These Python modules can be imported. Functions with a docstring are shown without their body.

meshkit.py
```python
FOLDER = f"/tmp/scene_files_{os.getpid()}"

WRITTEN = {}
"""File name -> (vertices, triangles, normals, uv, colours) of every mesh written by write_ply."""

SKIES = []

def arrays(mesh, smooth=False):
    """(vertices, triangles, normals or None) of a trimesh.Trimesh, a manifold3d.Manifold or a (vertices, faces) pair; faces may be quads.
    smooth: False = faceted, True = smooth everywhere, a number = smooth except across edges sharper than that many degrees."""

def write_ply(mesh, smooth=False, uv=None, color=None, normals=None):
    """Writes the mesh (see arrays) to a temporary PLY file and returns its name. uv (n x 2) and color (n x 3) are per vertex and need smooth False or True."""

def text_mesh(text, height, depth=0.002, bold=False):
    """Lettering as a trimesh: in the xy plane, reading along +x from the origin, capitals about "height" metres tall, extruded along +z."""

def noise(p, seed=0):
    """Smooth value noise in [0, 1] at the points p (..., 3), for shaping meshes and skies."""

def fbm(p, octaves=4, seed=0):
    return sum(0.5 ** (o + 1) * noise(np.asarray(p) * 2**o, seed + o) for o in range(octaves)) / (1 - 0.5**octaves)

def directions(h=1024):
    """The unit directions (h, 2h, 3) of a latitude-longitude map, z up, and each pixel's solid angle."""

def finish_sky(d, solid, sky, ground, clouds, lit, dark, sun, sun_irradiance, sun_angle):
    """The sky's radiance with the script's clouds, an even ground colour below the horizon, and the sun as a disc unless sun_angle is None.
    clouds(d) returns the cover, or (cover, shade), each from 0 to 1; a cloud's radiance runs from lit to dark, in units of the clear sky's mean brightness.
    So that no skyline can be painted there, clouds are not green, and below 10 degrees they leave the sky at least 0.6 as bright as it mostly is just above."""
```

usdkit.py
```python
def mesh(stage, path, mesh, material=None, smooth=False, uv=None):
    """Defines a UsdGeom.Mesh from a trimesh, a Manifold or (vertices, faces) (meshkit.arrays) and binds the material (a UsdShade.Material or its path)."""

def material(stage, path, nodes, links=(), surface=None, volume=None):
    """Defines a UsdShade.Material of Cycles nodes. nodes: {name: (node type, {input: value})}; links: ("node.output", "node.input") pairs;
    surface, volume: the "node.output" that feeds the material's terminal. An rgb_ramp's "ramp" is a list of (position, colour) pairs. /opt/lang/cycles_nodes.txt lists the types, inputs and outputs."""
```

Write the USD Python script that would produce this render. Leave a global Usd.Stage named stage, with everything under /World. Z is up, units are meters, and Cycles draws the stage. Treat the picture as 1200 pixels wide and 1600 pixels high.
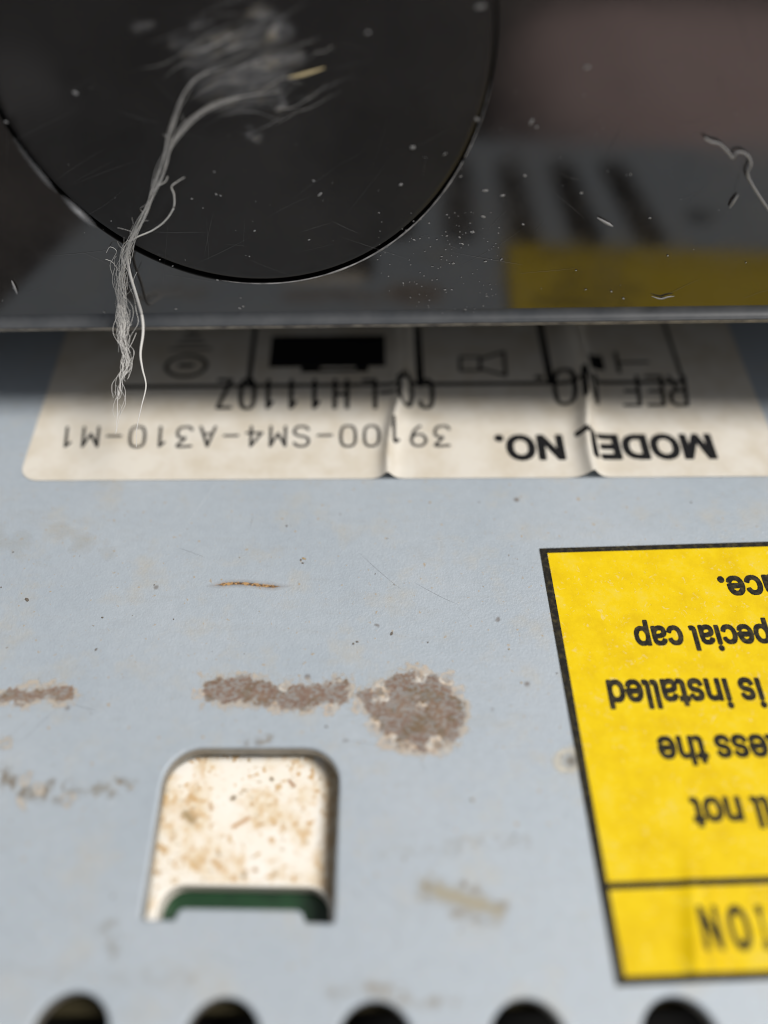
import math, glob
import numpy as np
import trimesh
import usdkit, meshkit
from pxr import Usd, UsdGeom, UsdLux, UsdShade, Sdf, Gf, Vt
from shapely.geometry import Polygon, LineString, Point, box as sbox
from shapely import affinity, union_all, box as vbox

stage = Usd.Stage.CreateInMemory()
UsdGeom.SetStageUpAxis(stage, UsdGeom.Tokens.z)
UsdGeom.SetStageMetersPerUnit(stage, 1.0)
world = UsdGeom.Xform.Define(stage, '/World')
stage.SetDefaultPrim(world.GetPrim())
S = 0.001                                   # everything below is laid out in millimetres

# ------------------------------------------------------------------ camera
CAM_H, F_PX, PITCH, YAW = 49.4, 1300.0, math.radians(52.708), math.radians(0.77)
FWD = np.array([math.sin(YAW) * math.cos(PITCH), math.cos(YAW) * math.cos(PITCH), -math.sin(PITCH)])
RIGHT = np.array([math.cos(YAW), -math.sin(YAW), 0.0])
UP = np.cross(RIGHT, FWD)
CAM = np.array([0, 0, CAM_H])
EXPOSURE = -0.1
cam = UsdGeom.Camera.Define(stage, '/World/camera')
m = np.eye(4)
m[0, :3], m[1, :3], m[2, :3], m[3, :3] = RIGHT, UP, -FWD, CAM * S
cam.AddTransformOp().Set(Gf.Matrix4d(*m.ravel()))
cam.CreateFocalLengthAttr(6.5)
cam.CreateHorizontalApertureAttr(6.0)
cam.CreateVerticalApertureAttr(8.0)
cam.CreateClippingRangeAttr(Gf.Vec2f(0.003, 100))
cam.CreateFStopAttr(2.2)
cam.CreateFocusDistanceAttr(57.5 * S)
cam.CreateExposureAttr(EXPOSURE)

# ------------------------------------------------------------------ sky and sun (soft overcast daylight)
SUN_EL, SUN_AZ = math.radians(61), math.radians(96)       # azimuth from +y towards +x
sd = np.array([math.cos(SUN_EL) * math.sin(SUN_AZ), math.cos(SUN_EL) * math.cos(SUN_AZ), math.sin(SUN_EL)])
sky_mat = usdkit.material(stage, '/World/Looks/sky', {
    'sky': ('sky_texture', {'sky_type': 'single_scattering', 'sun_disc': False, 'sun_elevation': SUN_EL, 'sun_rotation': SUN_AZ}),
    'tc': ('texture_coordinate', {}),
    'n': ('noise_texture', {'scale': 1.6, 'detail': 5.0, 'roughness': 0.55}),
    'r': ('rgb_ramp', {'ramp': [(0.0, (0.74, 0.74, 0.74)), (0.45, (0.82, 0.82, 0.82)), (0.7, (0.95, 0.95, 0.95))]}),
    'm': ('mix_color', {'b': (6.5, 6.45, 6.5), 'use_clamp': True}),
    'b': ('background_shader', {'strength': 0.046})},
    [('tc.generated', 'n.vector'), ('n.fac', 'r.fac'), ('r.color', 'm.fac'), ('sky.color', 'm.a'), ('m.result', 'b.color')], surface='b.background')
dome = UsdLux.DomeLight.Define(stage, '/World/sky')
dome.CreateIntensityAttr(1.0)
UsdShade.MaterialBindingAPI.Apply(dome.GetPrim()).Bind(sky_mat)
sun = UsdLux.DistantLight.Define(stage, '/World/sun')
sun.CreateIntensityAttr(0.95)
sun.CreateAngleAttr(22.0)
sun.CreateColorAttr(Gf.Vec3f(1.0, 0.965, 0.92))
sun.GetPrim().CreateAttribute('inputs:normalize', Sdf.ValueTypeNames.Bool).Set(True)
zz = sd
xx = np.cross([0, 1, 0], zz); xx /= np.linalg.norm(xx)
yy = np.cross(zz, xx)
m = np.eye(4); m[0, :3], m[1, :3], m[2, :3] = xx, yy, zz
sun.AddTransformOp().Set(Gf.Matrix4d(*m.ravel()))

# ------------------------------------------------------------------ helpers
def ray(px, py):
    d = FWD * F_PX + RIGHT * (px - 600) + UP * (800 - py)
    return d / np.linalg.norm(d)

def at(px, py, z=0.0):
    """the spot on the level surface at height z (mm) that is seen at this point of the photograph"""
    d = ray(px, py)
    return CAM + d * ((z - CAM_H) / d[2])

used = {}
def numbered(parent, name):
    k = used.get((parent, name), 0)
    used[(parent, name)] = k + 1
    return f'{parent}/{name}' + (f'_{k:03d}' if k else '')

def data(prim, label=None, cat=None, group=None, kind=None):
    for k, v in (('label', label), ('category', cat), ('group', group), ('kind', kind)):
        if v: prim.SetCustomDataByKey(k, v)

def thing(name, label, cat, group=None, loc=(0, 0, 0)):
    p = numbered('/World', name)
    x = UsdGeom.Xform.Define(stage, p)
    x.AddTranslateOp().Set(Gf.Vec3d(*(np.array(loc, float) * S)))
    data(x.GetPrim(), label, cat, group)
    return p

ORIGIN = {}
def obj(name, mesh, mat, parent='/World', smooth=30, label=None, cat=None, group=None, kind=None, prim_vars=None):
    """one Mesh prim; the mesh is given in world millimetres"""
    p = numbered(parent, name)
    v, f = (np.asarray(mesh[0], float), np.asarray(mesh[1], int)) if isinstance(mesh, tuple) else (np.asarray(mesh.vertices), np.asarray(mesh.faces))
    top = '/'.join(parent.split('/')[:3])
    o = ORIGIN.get(top, np.zeros(3))
    g = usdkit.mesh(stage, p, ((v - o) * S, f), mat, smooth=False if prim_vars else smooth)
    if prim_vars:
        if smooth:
            t = meshkit.arrays((v, f), True)
            g.CreateNormalsAttr(Vt.Vec3fArray.FromNumpy(t[2].astype(np.float32))); g.SetNormalsInterpolation('vertex')
        api = UsdGeom.PrimvarsAPI(g)
        for k, a in prim_vars.items():
            a = np.asarray(a, np.float32)
            if a.ndim == 1: api.CreatePrimvar(k, Sdf.ValueTypeNames.FloatArray, 'vertex').Set(Vt.FloatArray.FromNumpy(a))
            else: api.CreatePrimvar(k, Sdf.ValueTypeNames.Color3fArray, 'vertex').Set(Vt.Vec3fArray.FromNumpy(a))
    data(g.GetPrim(), label, cat, group, kind)
    return p

def cat_mesh(parts):
    vs, fs, n = [], [], 0
    for p in parts:
        v, f = (p[0], p[1]) if isinstance(p, tuple) else (p.vertices, p.faces)
        vs.append(np.asarray(v)); fs.append(np.asarray(f) + n); n += len(v)
    return np.vstack(vs), np.vstack(fs)

def box(x0, x1, y0, y1, z0, z1):
    b = trimesh.creation.box([x1 - x0, y1 - y0, z1 - z0]); b.apply_translation([(x0 + x1) / 2, (y0 + y1) / 2, (z0 + z1) / 2]); return b

def spline(pts, n=16):
    p = np.asarray(pts, float)
    if len(p) < 3:
        t = np.linspace(0, 1, n)[:, None]; return p[0] * (1 - t) + p[-1] * t
    q = np.vstack([2 * p[0] - p[1], p, 2 * p[-1] - p[-2]])
    out = []
    for i in range(1, len(q) - 2):
        t = np.linspace(0, 1, n, endpoint=False)[:, None]
        a, b, c, d = q[i - 1], q[i], q[i + 1], q[i + 2]
        out.append(0.5 * (2 * b + (c - a) * t + (2 * a - 5 * b + 4 * c - d) * t ** 2 + (3 * b - a - 3 * c + d) * t ** 3))
    return np.vstack(out + [p[-1:]])

def tube(p, r, sides=6):
    p = np.asarray(p, float)
    t = np.gradient(p, axis=0); t /= np.linalg.norm(t, axis=1, keepdims=True) + 1e-12
    a = np.cross(t, np.where(np.abs(t[:, 2:]) < .9, [0, 0, 1.0], [1.0, 0, 0])); a /= np.linalg.norm(a, axis=1, keepdims=True) + 1e-12
    b = np.cross(t, a); g = np.arange(sides) * 2 * np.pi / sides
    r = np.broadcast_to(r, (len(p),))
    v = p[:, None] + r[:, None, None] * (np.cos(g)[None, :, None] * a[:, None] + np.sin(g)[None, :, None] * b[:, None])
    i, j = np.meshgrid(np.arange(len(p) - 1), np.arange(sides), indexing='ij')
    q = np.stack([i * sides + j, i * sides + (j + 1) % sides, (i + 1) * sides + (j + 1) % sides, (i + 1) * sides + j], -1).reshape(-1, 4)
    return v.reshape(-1, 3), np.vstack([q[:, [0, 1, 2]], q[:, [0, 2, 3]]])

def smoothstep(a, b, x):
    t = np.clip((x - a) / (b - a), 0, 1); return t * t * (3 - 2 * t)

def fb(x, y, scale, seed=0, octaves=4):
    return meshkit.fbm(np.stack([x * scale + 37.7, y * scale + 91.3, np.zeros_like(x) + seed * 7.31], -1), octaves, seed)

def tri_poly(poly):
    vs, fs, n = [], [], 0
    for g in getattr(poly, 'geoms', [poly]):
        if g.is_empty or g.area < 1e-9: continue
        v, f = trimesh.creation.triangulate_polygon(g, engine='earcut')
        vs.append(v); fs.append(np.asarray(f) + n); n += len(v)
    return np.vstack(vs), np.vstack(fs)

def drape(poly, height, lift, size=0.35):
    """flat print: the shape laid on the surface z = height(x, y) + lift"""
    v, f = tri_poly(poly)
    v = np.c_[v, np.zeros(len(v))]
    v, f = trimesh.remesh.subdivide_to_size(v, f, size, max_iter=12)
    n = np.cross(v[f[:, 1]] - v[f[:, 0]], v[f[:, 2]] - v[f[:, 0]])[:, 2]
    f[n < 0] = f[n < 0][:, ::-1]
    v[:, 2] = height(v[:, 0], v[:, 1]) + lift
    return v, f

# ------------------------------------------------------------------ materials
def mat(name, nodes, links, surface='p.BSDF'):
    return usdkit.material(stage, '/World/Looks/' + name, nodes, links, surface=surface)

def plain(name, color, rough=.5, **kw):
    return mat(name, {'p': ('principled_bsdf', {'base_color': color, 'roughness': rough, **kw})}, [])

def speckled(name, c0, c1, scale, rough=.5, bump=0.0, bscale=9000.0, detail=4.0, lo=.35, hi=.65, **kw):
    nodes = {'g': ('geometry', {}), 'n': ('noise_texture', {'scale': scale, 'detail': detail, 'roughness': .6}),
             'r': ('rgb_ramp', {'ramp': [(lo, c0), (hi, c1)]}), 'p': ('principled_bsdf', {'roughness': rough, **kw})}
    links = [('g.position', 'n.vector'), ('n.fac', 'r.fac'), ('r.color', 'p.base_color')]
    if bump:
        nodes['bn'] = ('noise_texture', {'scale': bscale, 'detail': 3.0}); nodes['b'] = ('bump', {'strength': bump, 'distance': 0.00003})
        links += [('g.position', 'bn.vector'), ('bn.fac', 'b.height'), ('b.normal', 'p.normal')]
    return mat(name, nodes, links)

# pale zinc-coated sheet metal: fine grain, faint dusty film, tiny dark and tan specks
CASE = mat('zinc_metal', {
    'g': ('geometry', {}),
    'big': ('noise_texture', {'scale': 90.0, 'detail': 5.0, 'roughness': .6}),
    'bigr': ('rgb_ramp', {'ramp': [(.35, (.372, .424, .475)), (.65, (.405, .452, .498))]}),
    'dust': ('noise_texture', {'scale': 260.0, 'detail': 7.0, 'roughness': .68}),
    'dustr': ('rgb_ramp', {'ramp': [(.52, (0, 0, 0)), (.72, (.5, .5, .5))]}),
    'dm': ('mix_color', {'b': (.46, .43, .36)}),
    'map': ('mapping', {'rotation': (0, 0, 0.5), 'scale': (1.0, 3.2, 1.0)}),
    'gr': ('noise_texture', {'scale': 210.0, 'detail': 6.0, 'roughness': .7, 'distortion': .6}),
    'grr': ('rgb_ramp', {'ramp': [(.54, (0, 0, 0)), (.74, (.22, .22, .22))]}),
    'gm': ('mix_color', {'b': (.33, .325, .30)}),
    'fg': ('noise_texture', {'scale': 1500.0, 'detail': 4.0, 'roughness': .7}),
    'fgr': ('rgb_ramp', {'ramp': [(.3, (.955, .955, .955)), (.7, (1.04, 1.04, 1.04))]}),
    'fm': ('mix_color', {'blend_type': 'multiply', 'fac': 1.0}),
    'tan': ('noise_texture', {'scale': 2600.0, 'detail': 2.0}),
    'tanr': ('rgb_ramp', {'ramp': [(.67, (0, 0, 0)), (.75, (.8, .8, .8))]}),
    'tm': ('mix_color', {'b': (.40, .31, .20)}),
    'sp': ('voronoi_texture', {'scale': 420.0, 'randomness': 1.0}),
    'spr': ('rgb_ramp', {'ramp': [(.0, (.8, .8, .8)), (.075, (.6, .6, .6)), (.12, (0, 0, 0))]}),
    'spn': ('noise_texture', {'scale': 330.0, 'detail': 2.0}),
    'spnr': ('rgb_ramp', {'ramp': [(.56, (0, 0, 0)), (.60, (1, 1, 1))]}),
    'spm': ('math', {'math_type': 'multiply'}),
    'sm': ('mix_color', {'b': (.13, .10, .08)}),
    'bn': ('noise_texture', {'scale': 5200.0, 'detail': 3.0, 'roughness': .6}),
    'b': ('bump', {'strength': .45, 'distance': .00007}),
    'rr': ('rgb_ramp', {'ramp': [(.3, (.46, .46, .46)), (.7, (.6, .6, .6))]}),
    'p': ('principled_bsdf', {'metallic': .08, 'specular_ior_level': .5})},
    [('g.position', 'big.vector'), ('big.fac', 'bigr.fac'), ('g.position', 'dust.vector'), ('dust.fac', 'dustr.fac'), ('dustr.color', 'dm.fac'), ('bigr.color', 'dm.a'),
     ('g.position', 'tan.vector'), ('tan.fac', 'tanr.fac'), ('tanr.color', 'tm.fac'), ('dm.result', 'gm.a'), ('g.position', 'map.vector'), ('map.vector', 'gr.vector'), ('gr.fac', 'grr.fac'), ('grr.color', 'gm.fac'), ('gm.result', 'fm.a'), ('g.position', 'fg.vector'), ('fg.fac', 'fgr.fac'), ('fgr.color', 'fm.b'), ('fm.result', 'tm.a'),
     ('g.position', 'sp.vector'), ('sp.distance', 'spr.fac'), ('g.position', 'spn.vector'), ('spn.fac', 'spnr.fac'), ('spr.color', 'spm.value1'), ('spnr.color', 'spm.value2'),
     ('spm.value', 'sm.fac'), ('tm.result', 'sm.a'), ('sm.result', 'p.base_color'),
     ('g.position', 'bn.vector'), ('bn.fac', 'b.height'), ('b.normal', 'p.normal'), ('big.fac', 'rr.fac'), ('rr.color', 'p.roughness')])
RESIDUE = mat('residue', {
    'c': ('attribute', {'attribute': 'tint'}), 'a': ('attribute', {'attribute': 'cover'}), 'g': ('geometry', {}),
    'bn': ('noise_texture', {'scale': 7000.0, 'detail': 3.0}), 'b': ('bump', {'strength': .5, 'distance': .00006}),
    'p': ('principled_bsdf', {'roughness': .75, 'specular_ior_level': .25}), 't': ('transparent_bsdf', {}), 'm': ('mix_closure', {})},
    [('c.color', 'p.base_color'), ('g.position', 'bn.vector'), ('bn.fac', 'b.height'), ('b.normal', 'p.normal'), ('a.fac', 'm.fac'), ('t.BSDF', 'm.closure1'), ('p.BSDF', 'm.closure2')], 'm.closure')
PAPER = speckled('label_paper', (.60, .545, .45), (.685, .65, .58), 340.0, .55, .25, 2500.0, 6.0, .34, .6, specular_ior_level=.3)
INK = plain('black_ink', (.012, .012, .013), .65, specular_ior_level=.1)
PALE_INK = speckled('faded_ink', (.016, .016, .017), (.045, .043, .042), 2600.0, .65, specular_ior_level=.1)
YELLOW = mat('yellow_sticker', {
    'g': ('geometry', {}), 'n': ('noise_texture', {'scale': 420.0, 'detail': 6.0, 'roughness': .7}),
    'r': ('rgb_ramp', {'ramp': [(.3, (.70, .47, .003)), (.55, (.80, .57, .004)), (.72, (.78, .59, .05))]}),
    'sc': ('noise_texture', {'scale': 2400.0, 'detail': 2.0, 'distortion': 1.5}), 'scr': ('rgb_ramp', {'ramp': [(.63, (0, 0, 0)), (.73, (.6, .6, .6))]}),
    'mx': ('mix_color', {'b': (.74, .60, .26)}),
    'bn': ('noise_texture', {'scale': 3000.0, 'detail': 3.0}), 'b': ('bump', {'strength': .2, 'distance': .00004}),
    'p': ('principled_bsdf', {'roughness': .6, 'specular_ior_level': .12})},
    [('g.position', 'n.vector'), ('n.fac', 'r.fac'), ('r.color', 'mx.a'), ('g.position', 'sc.vector'), ('sc.fac', 'scr.fac'), ('scr.color', 'mx.fac'), ('mx.result', 'p.base_color'),
     ('g.position', 'bn.vector'), ('bn.fac', 'b.height'), ('b.normal', 'p.normal')])
STICKER_INK = speckled('sticker_ink', (.016, .015, .013), (.075, .062, .03), 3000.0, .65, lo=.45, hi=.75, specular_ior_level=.1)
GLOSS = mat('dark_gloss', {
    'g': ('geometry', {}), 'n': ('noise_texture', {'scale': 130.0, 'detail': 6.0, 'roughness': .65}),
    'r': ('rgb_ramp', {'ramp': [(.35, (.011, .010, .0095)), (.75, (.030, .026, .023))]}),
    'rr': ('rgb_ramp', {'ramp': [(.35, (.055, .055, .055)), (.75, (.14, .14, .14))]}),
    'p': ('principled_bsdf', {'ior': 1.8})},
    [('g.position', 'n.vector'), ('n.fac', 'r.fac'), ('r.color', 'p.base_color'), ('n.fac', 'rr.fac'), ('rr.color', 'p.roughness')])
MATT = mat('matt_black', {
    'g': ('geometry', {}), 'n': ('noise_texture', {'scale': 110.0, 'detail': 6.0, 'roughness': .65}),
    'r': ('rgb_ramp', {'ramp': [(.3, (.008, .0075, .0075)), (.75, (.022, .020, .019))]}),
    'p': ('principled_bsdf', {'roughness': .38, 'specular_ior_level': .35})},
    [('g.position', 'n.vector'), ('n.fac', 'r.fac'), ('r.color', 'p.base_color')])
RIM = speckled('rim_highlight', (.16, .16, .165), (.42, .41, .41), 1500.0, .4)  # pale grey that paints the highlight on the opening's rim
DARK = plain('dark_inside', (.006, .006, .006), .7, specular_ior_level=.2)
EDGE_SHADE = speckled('shaded_edge', (.16, .145, .115), (.27, .255, .23), 900.0, .45)  # punched edges: shade and dirt put into a darker colour
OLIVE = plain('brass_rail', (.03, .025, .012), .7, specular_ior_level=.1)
PLASTIC = speckled('ivory_plastic', (.86, .80, .69), (.91, .88, .82), 260.0, .4, 0, lo=.3, hi=.7)
GREEN = speckled('green_board', (.006, .03, .012), (.012, .055, .02), 500.0, .35)
FIBRE = mat('fibre', {'d': ('principled_bsdf', {'base_color': (.74, .73, .71), 'roughness': .55}), 't': ('translucent_bsdf', {'color': (.85, .84, .82)}), 'm': ('mix_closure', {'fac': .22})},
            [('d.BSDF', 'm.closure1'), ('t.BSDF', 'm.closure2')], 'm.closure')
LINT = plain('grey_lint', (.27, .27, .275), .8, specular_ior_level=.2)
DUSTY = speckled('dusty_edge', (.07, .065, .06), (.22, .20, .17), 700.0, .7)
EDGE = speckled('rolled_edge_sheen', (.05, .055, .062), (.08, .084, .09), 300.0, .5, specular_ior_level=.3)  # same sheet as the panel; sky sheen put into a lighter grey
AMBER = plain('amber_chip', (.70, .58, .33), .5)
BENCH = speckled('bench_wood', (.045, .041, .040), (.075, .068, .066), 30.0, .7, specular_ior_level=.2)
HAND_PINK = speckled('hand_pink', (.70, .50, .48), (.78, .58, .56), 60.0, .9, .3, 1500.0, specular_ior_level=.15)  # skin-like pink of the added hand stand-in

# ------------------------------------------------------------------ the case: top plate with window and slots
R_EDGE = .19                                                     # rolled edge of the punched holes
def loop_normals(p):
    t = np.roll(p, -1, 0) - np.roll(p, 1, 0); t /= np.linalg.norm(t, axis=1, keepdims=True)
    n = np.c_[t[:, 1], -t[:, 0]]                                  # outward for a counter-clockwise loop
    return n
def ccw(p):
    a = np.sum(p[:, 0] * np.roll(p[:, 1], -1) - np.roll(p[:, 0], -1) * p[:, 1]); return p if a > 0 else p[::-1]
def rounded(pts_r):
    """closed outline from (x, y, radius) corners"""
    n, out = len(pts_r), []
    P = np.array([q[:2] for q in pts_r], float)
    for i in range(n):
        a, b, c, r = P[i - 1], P[i], P[(i + 1) % n], pts_r[i][2]
        u, w = (a - b) / np.linalg.norm(a - b), (c - b) / np.linalg.norm(c - b)
        th = math.acos(np.clip(u @ w, -1, 1)); d = min(r / math.tan(th / 2), .48 * np.linalg.norm(a - b), .48 * np.linalg.norm(c - b))
        t = np.linspace(0, 1, 10)[:, None]
        s, e = b + u * d, b + w * d
        rr = d * math.tan(th / 2); ctr = b + (u + w) / np.linalg.norm(u + w) * math.hypot(rr, d)
        a0, a1 = np.arctan2(*(s - ctr)[::-1]), np.arctan2(*(e - ctr)[::-1])
        da = (a1 - a0 + np.pi) % (2 * np.pi) - np.pi
        g = a0 + da * t[:, 0]
        out.append(np.c_[ctr[0] + rr * np.cos(g), ctr[1] + rr * np.sin(g)])
    p = np.vstack(out); keep = np.linalg.norm(p - np.roll(p, 1, 0), axis=1) > 1e-4
    return ccw(p[keep])
g2 = lambda px, py: tuple(at(px, py)[:2])
win = rounded([(*g2(217, 1438), .25), (*g2(259, 1166), 2.3), (*g2(534, 1166), 2.3), (*g2(523, 1445), .25),
               (*g2(474, 1443), .25), (*g2(470, 1424), 1.0), (*g2(280, 1421), 1.0), (*g2(273, 1440), .25)])
# the opening is cut a little smaller so that the outer rim of its rolled edge falls on the outline above
SLOT_W, SLOT_LEN = 4.15, 36.0
SLOT_Y0 = at(585, 1561)[1]
pitch = 230 / 229.0 * (at(820, 1585)[0] - at(585, 1585)[0])
x_first = at(585, 1585)[0] - 2 * pitch
slots = []
for k in range(-2, 10):
    if k == -2 or k > 7: continue
    cx = x_first + k * pitch
    top = SLOT_Y0 + (.62, .26, .0, 0, 0, .03)[k] if 0 <= k < 6 else SLOT_Y0
    ln = 7.0 if k == 7 else SLOT_LEN
    y_lo = top - 13.5 if k == 7 else top - ln
    y_hi = top - 9.0 if k == 7 else top
    w = SLOT_W / 2
    g = np.linspace(0, np.pi, 22)
    slots.append(np.vstack([np.c_[cx + w * np.cos(g), y_hi - w + w * np.sin(g)], np.c_[cx - w * np.cos(g), y_lo + w - w * np.sin(g)]]))
X0, X1, Y0c, Y1c, T = -39.5, 92.0, -40.0, 112.0, 1.15
holes = [win] + slots
parts, walls = [], []
steps = np.linspace(0, np.pi / 2, 6)
plate = sbox(X0, Y0c, X1, Y1c)
for h in holes:
    n = loop_normals(h)
    outer = h + n * R_EDGE * .55
    plate = plate.difference(Polygon(outer))
    rings = [np.c_[outer - n * R_EDGE * math.sin(a), np.full(len(h), -R_EDGE * (1 - math.cos(a)))] for a in steps]
    walls.append((outer - n * R_EDGE, len(walls) == 0))
    v = np.vstack(rings); L = len(h); i, j = np.meshgrid(np.arange(len(rings) - 1), np.arange(L), indexing='ij')
    q = np.stack([i * L + j, i * L + (j + 1) % L, (i + 1) * L + (j + 1) % L, (i + 1) * L + j], -1).reshape(-1, 4)
    parts.append((v, np.vstack([q[:, [0, 1, 2]], q[:, [0, 2, 3]]])))
v, f = tri_poly(plate)
parts.append((np.c_[v, np.zeros(len(v))], f))
CASE_O = np.array([(X0 + X1) / 2, (Y0c + Y1c) / 2, -46.0])
case = thing('radio_case', 'pale blue-grey metal radio case with scratched top, oblong vents and paper stickers', 'car radio', loc=CASE_O)
ORIGIN[case] = CASE_O
obj('top_plate', cat_mesh(parts), CASE, case, smooth=35)
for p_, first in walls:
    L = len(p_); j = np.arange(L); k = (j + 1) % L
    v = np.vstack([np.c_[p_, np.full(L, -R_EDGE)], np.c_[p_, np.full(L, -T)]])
    obj('window_edge' if first else 'vent_edge', (v, np.vstack([np.c_[j, k, k + L], np.c_[j, k + L, j + L]])), EDGE_SHADE, case, smooth=40, label='punched edge of the window with shade painted in' if first else None)
for nm, b in (('front_wall', box(X0, X1, Y0c, Y0c + 1, -46, -.02)), ('rear_wall', box(X0, X1, Y1c - 1, Y1c, -46, -.02)),
              ('side_wall', box(X0, X0 + 1, Y0c + 1, Y1c - 1, -46, -.02)), ('side_wall', box(X1 - 1, X1, Y0c + 1, Y1c - 1, -46, -.02))):
    obj(nm, b, CASE, case, smooth=False)
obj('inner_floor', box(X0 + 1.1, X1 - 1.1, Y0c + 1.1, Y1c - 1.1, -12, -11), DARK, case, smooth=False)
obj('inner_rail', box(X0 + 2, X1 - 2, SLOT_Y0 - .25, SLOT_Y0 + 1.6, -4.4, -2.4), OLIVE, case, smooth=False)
# ivory moulding and green board seen through the window
g3 = lambda px, py, z: tuple(at(px, py, z)[:2])
ZP = -1.9
mould = rounded([(*g3(180, 1475, ZP), .1), (*g3(238, 1140, ZP), .2), (*g3(552, 1140, ZP), 1.2), (*g3(545, 1475, ZP), .2),
                 (*g3(517, 1470, ZP), .05), (*g3(512, 1387, ZP), 1.4), (*g3(251, 1383, ZP), 1.6), (*g3(240, 1470, ZP), .05)])
n = loop_normals(mould)
steps = np.linspace(0, np.pi / 2, 7)
RM = .2
rings = [np.c_[mould - n * RM + n * RM * math.sin(a), np.full(len(mould), ZP - RM * (1 - math.cos(a)))] for a in steps] + [np.c_[mould, np.full(len(mould), ZP - 3.2)]]
L = len(mould); i, j = np.meshgrid(np.arange(len(rings) - 1), np.arange(L), indexing='ij')
q = np.stack([i * L + j, (i + 1) * L + j, (i + 1) * L + (j + 1) % L, i * L + (j + 1) % L], -1).reshape(-1, 4)
tv, tf = tri_poly(Polygon(mould - n * RM))
mould_path = obj('ivory_moulding', cat_mesh([(np.vstack(rings), np.vstack([q[:, [0, 1, 2]], q[:, [0, 2, 3]]])), (np.c_[tv, np.full(len(tv), ZP)], tf)]), PLASTIC, case, smooth=40,
    label='stained ivory plastic moulding behind the window cut in the metal')
a, b = at(225, 1490, -3.2), at(530, 1385, -3.2)
obj('circuit_board', box(a[0] - 2, b[0] + 2, SLOT_Y0 + 1.75, b[1] + 1, -4.4, -3.4), GREEN, case, smooth=False, label='dark green circuit board under the ivory moulding')

# ------------------------------------------------------------------ residue, rust and dirt lying on the plate
def patch(name, bbox, fn, parent=case, z=.018, res=.05, label=None, kind=None, lim=.03):
    """bbox in photograph pixels; fn(x, y, u, v) -> cover, tint on a fine grid in mm (u, v: pixels)"""
    px0, py0, px1, py1 = bbox
    c = np.array([at(px, py, z)[:2] for px in (px0, px1) for py in (py0, py1)])
    (x0, y0), (x1, y1) = c.min(0), c.max(0)
    nx, ny = int((x1 - x0) / res) + 2, int((y1 - y0) / res) + 2
    X, Y = np.meshgrid(np.linspace(x0, x1, nx), np.linspace(y0, y1, ny), indexing='ij')
    d = np.stack([X, Y, np.full_like(X, z)], -1) - CAM
    dep = d @ FWD; U = 600 + F_PX * (d @ RIGHT) / dep; V = 800 - F_PX * (d @ UP) / dep
    A, C = fn(X, Y, U, V)
    A = np.clip(A, 0, 1)
    idx = np.arange(nx * ny).reshape(nx, ny)
    q = np.stack([idx[:-1, :-1], idx[1:, :-1], idx[1:, 1:], idx[:-1, 1:]], -1).reshape(-1, 4)
    q = q[A.ravel()[q].max(1) > lim]
    keep = np.unique(q); mp = np.full(nx * ny, -1); mp[keep] = np.arange(len(keep))
    q = mp[q]
    v = np.c_[X.ravel(), Y.ravel(), np.full(nx * ny, z)][keep]
    return obj(name, (v, np.vstack([q[:, [0, 1, 2]], q[:, [0, 2, 3]]])), RESIDUE, parent, smooth=False, label=label, kind=kind,
               prim_vars={'cover': A.ravel()[keep], 'tint': np.clip(C.reshape(-1, 3)[keep], 0, 1)})

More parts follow.
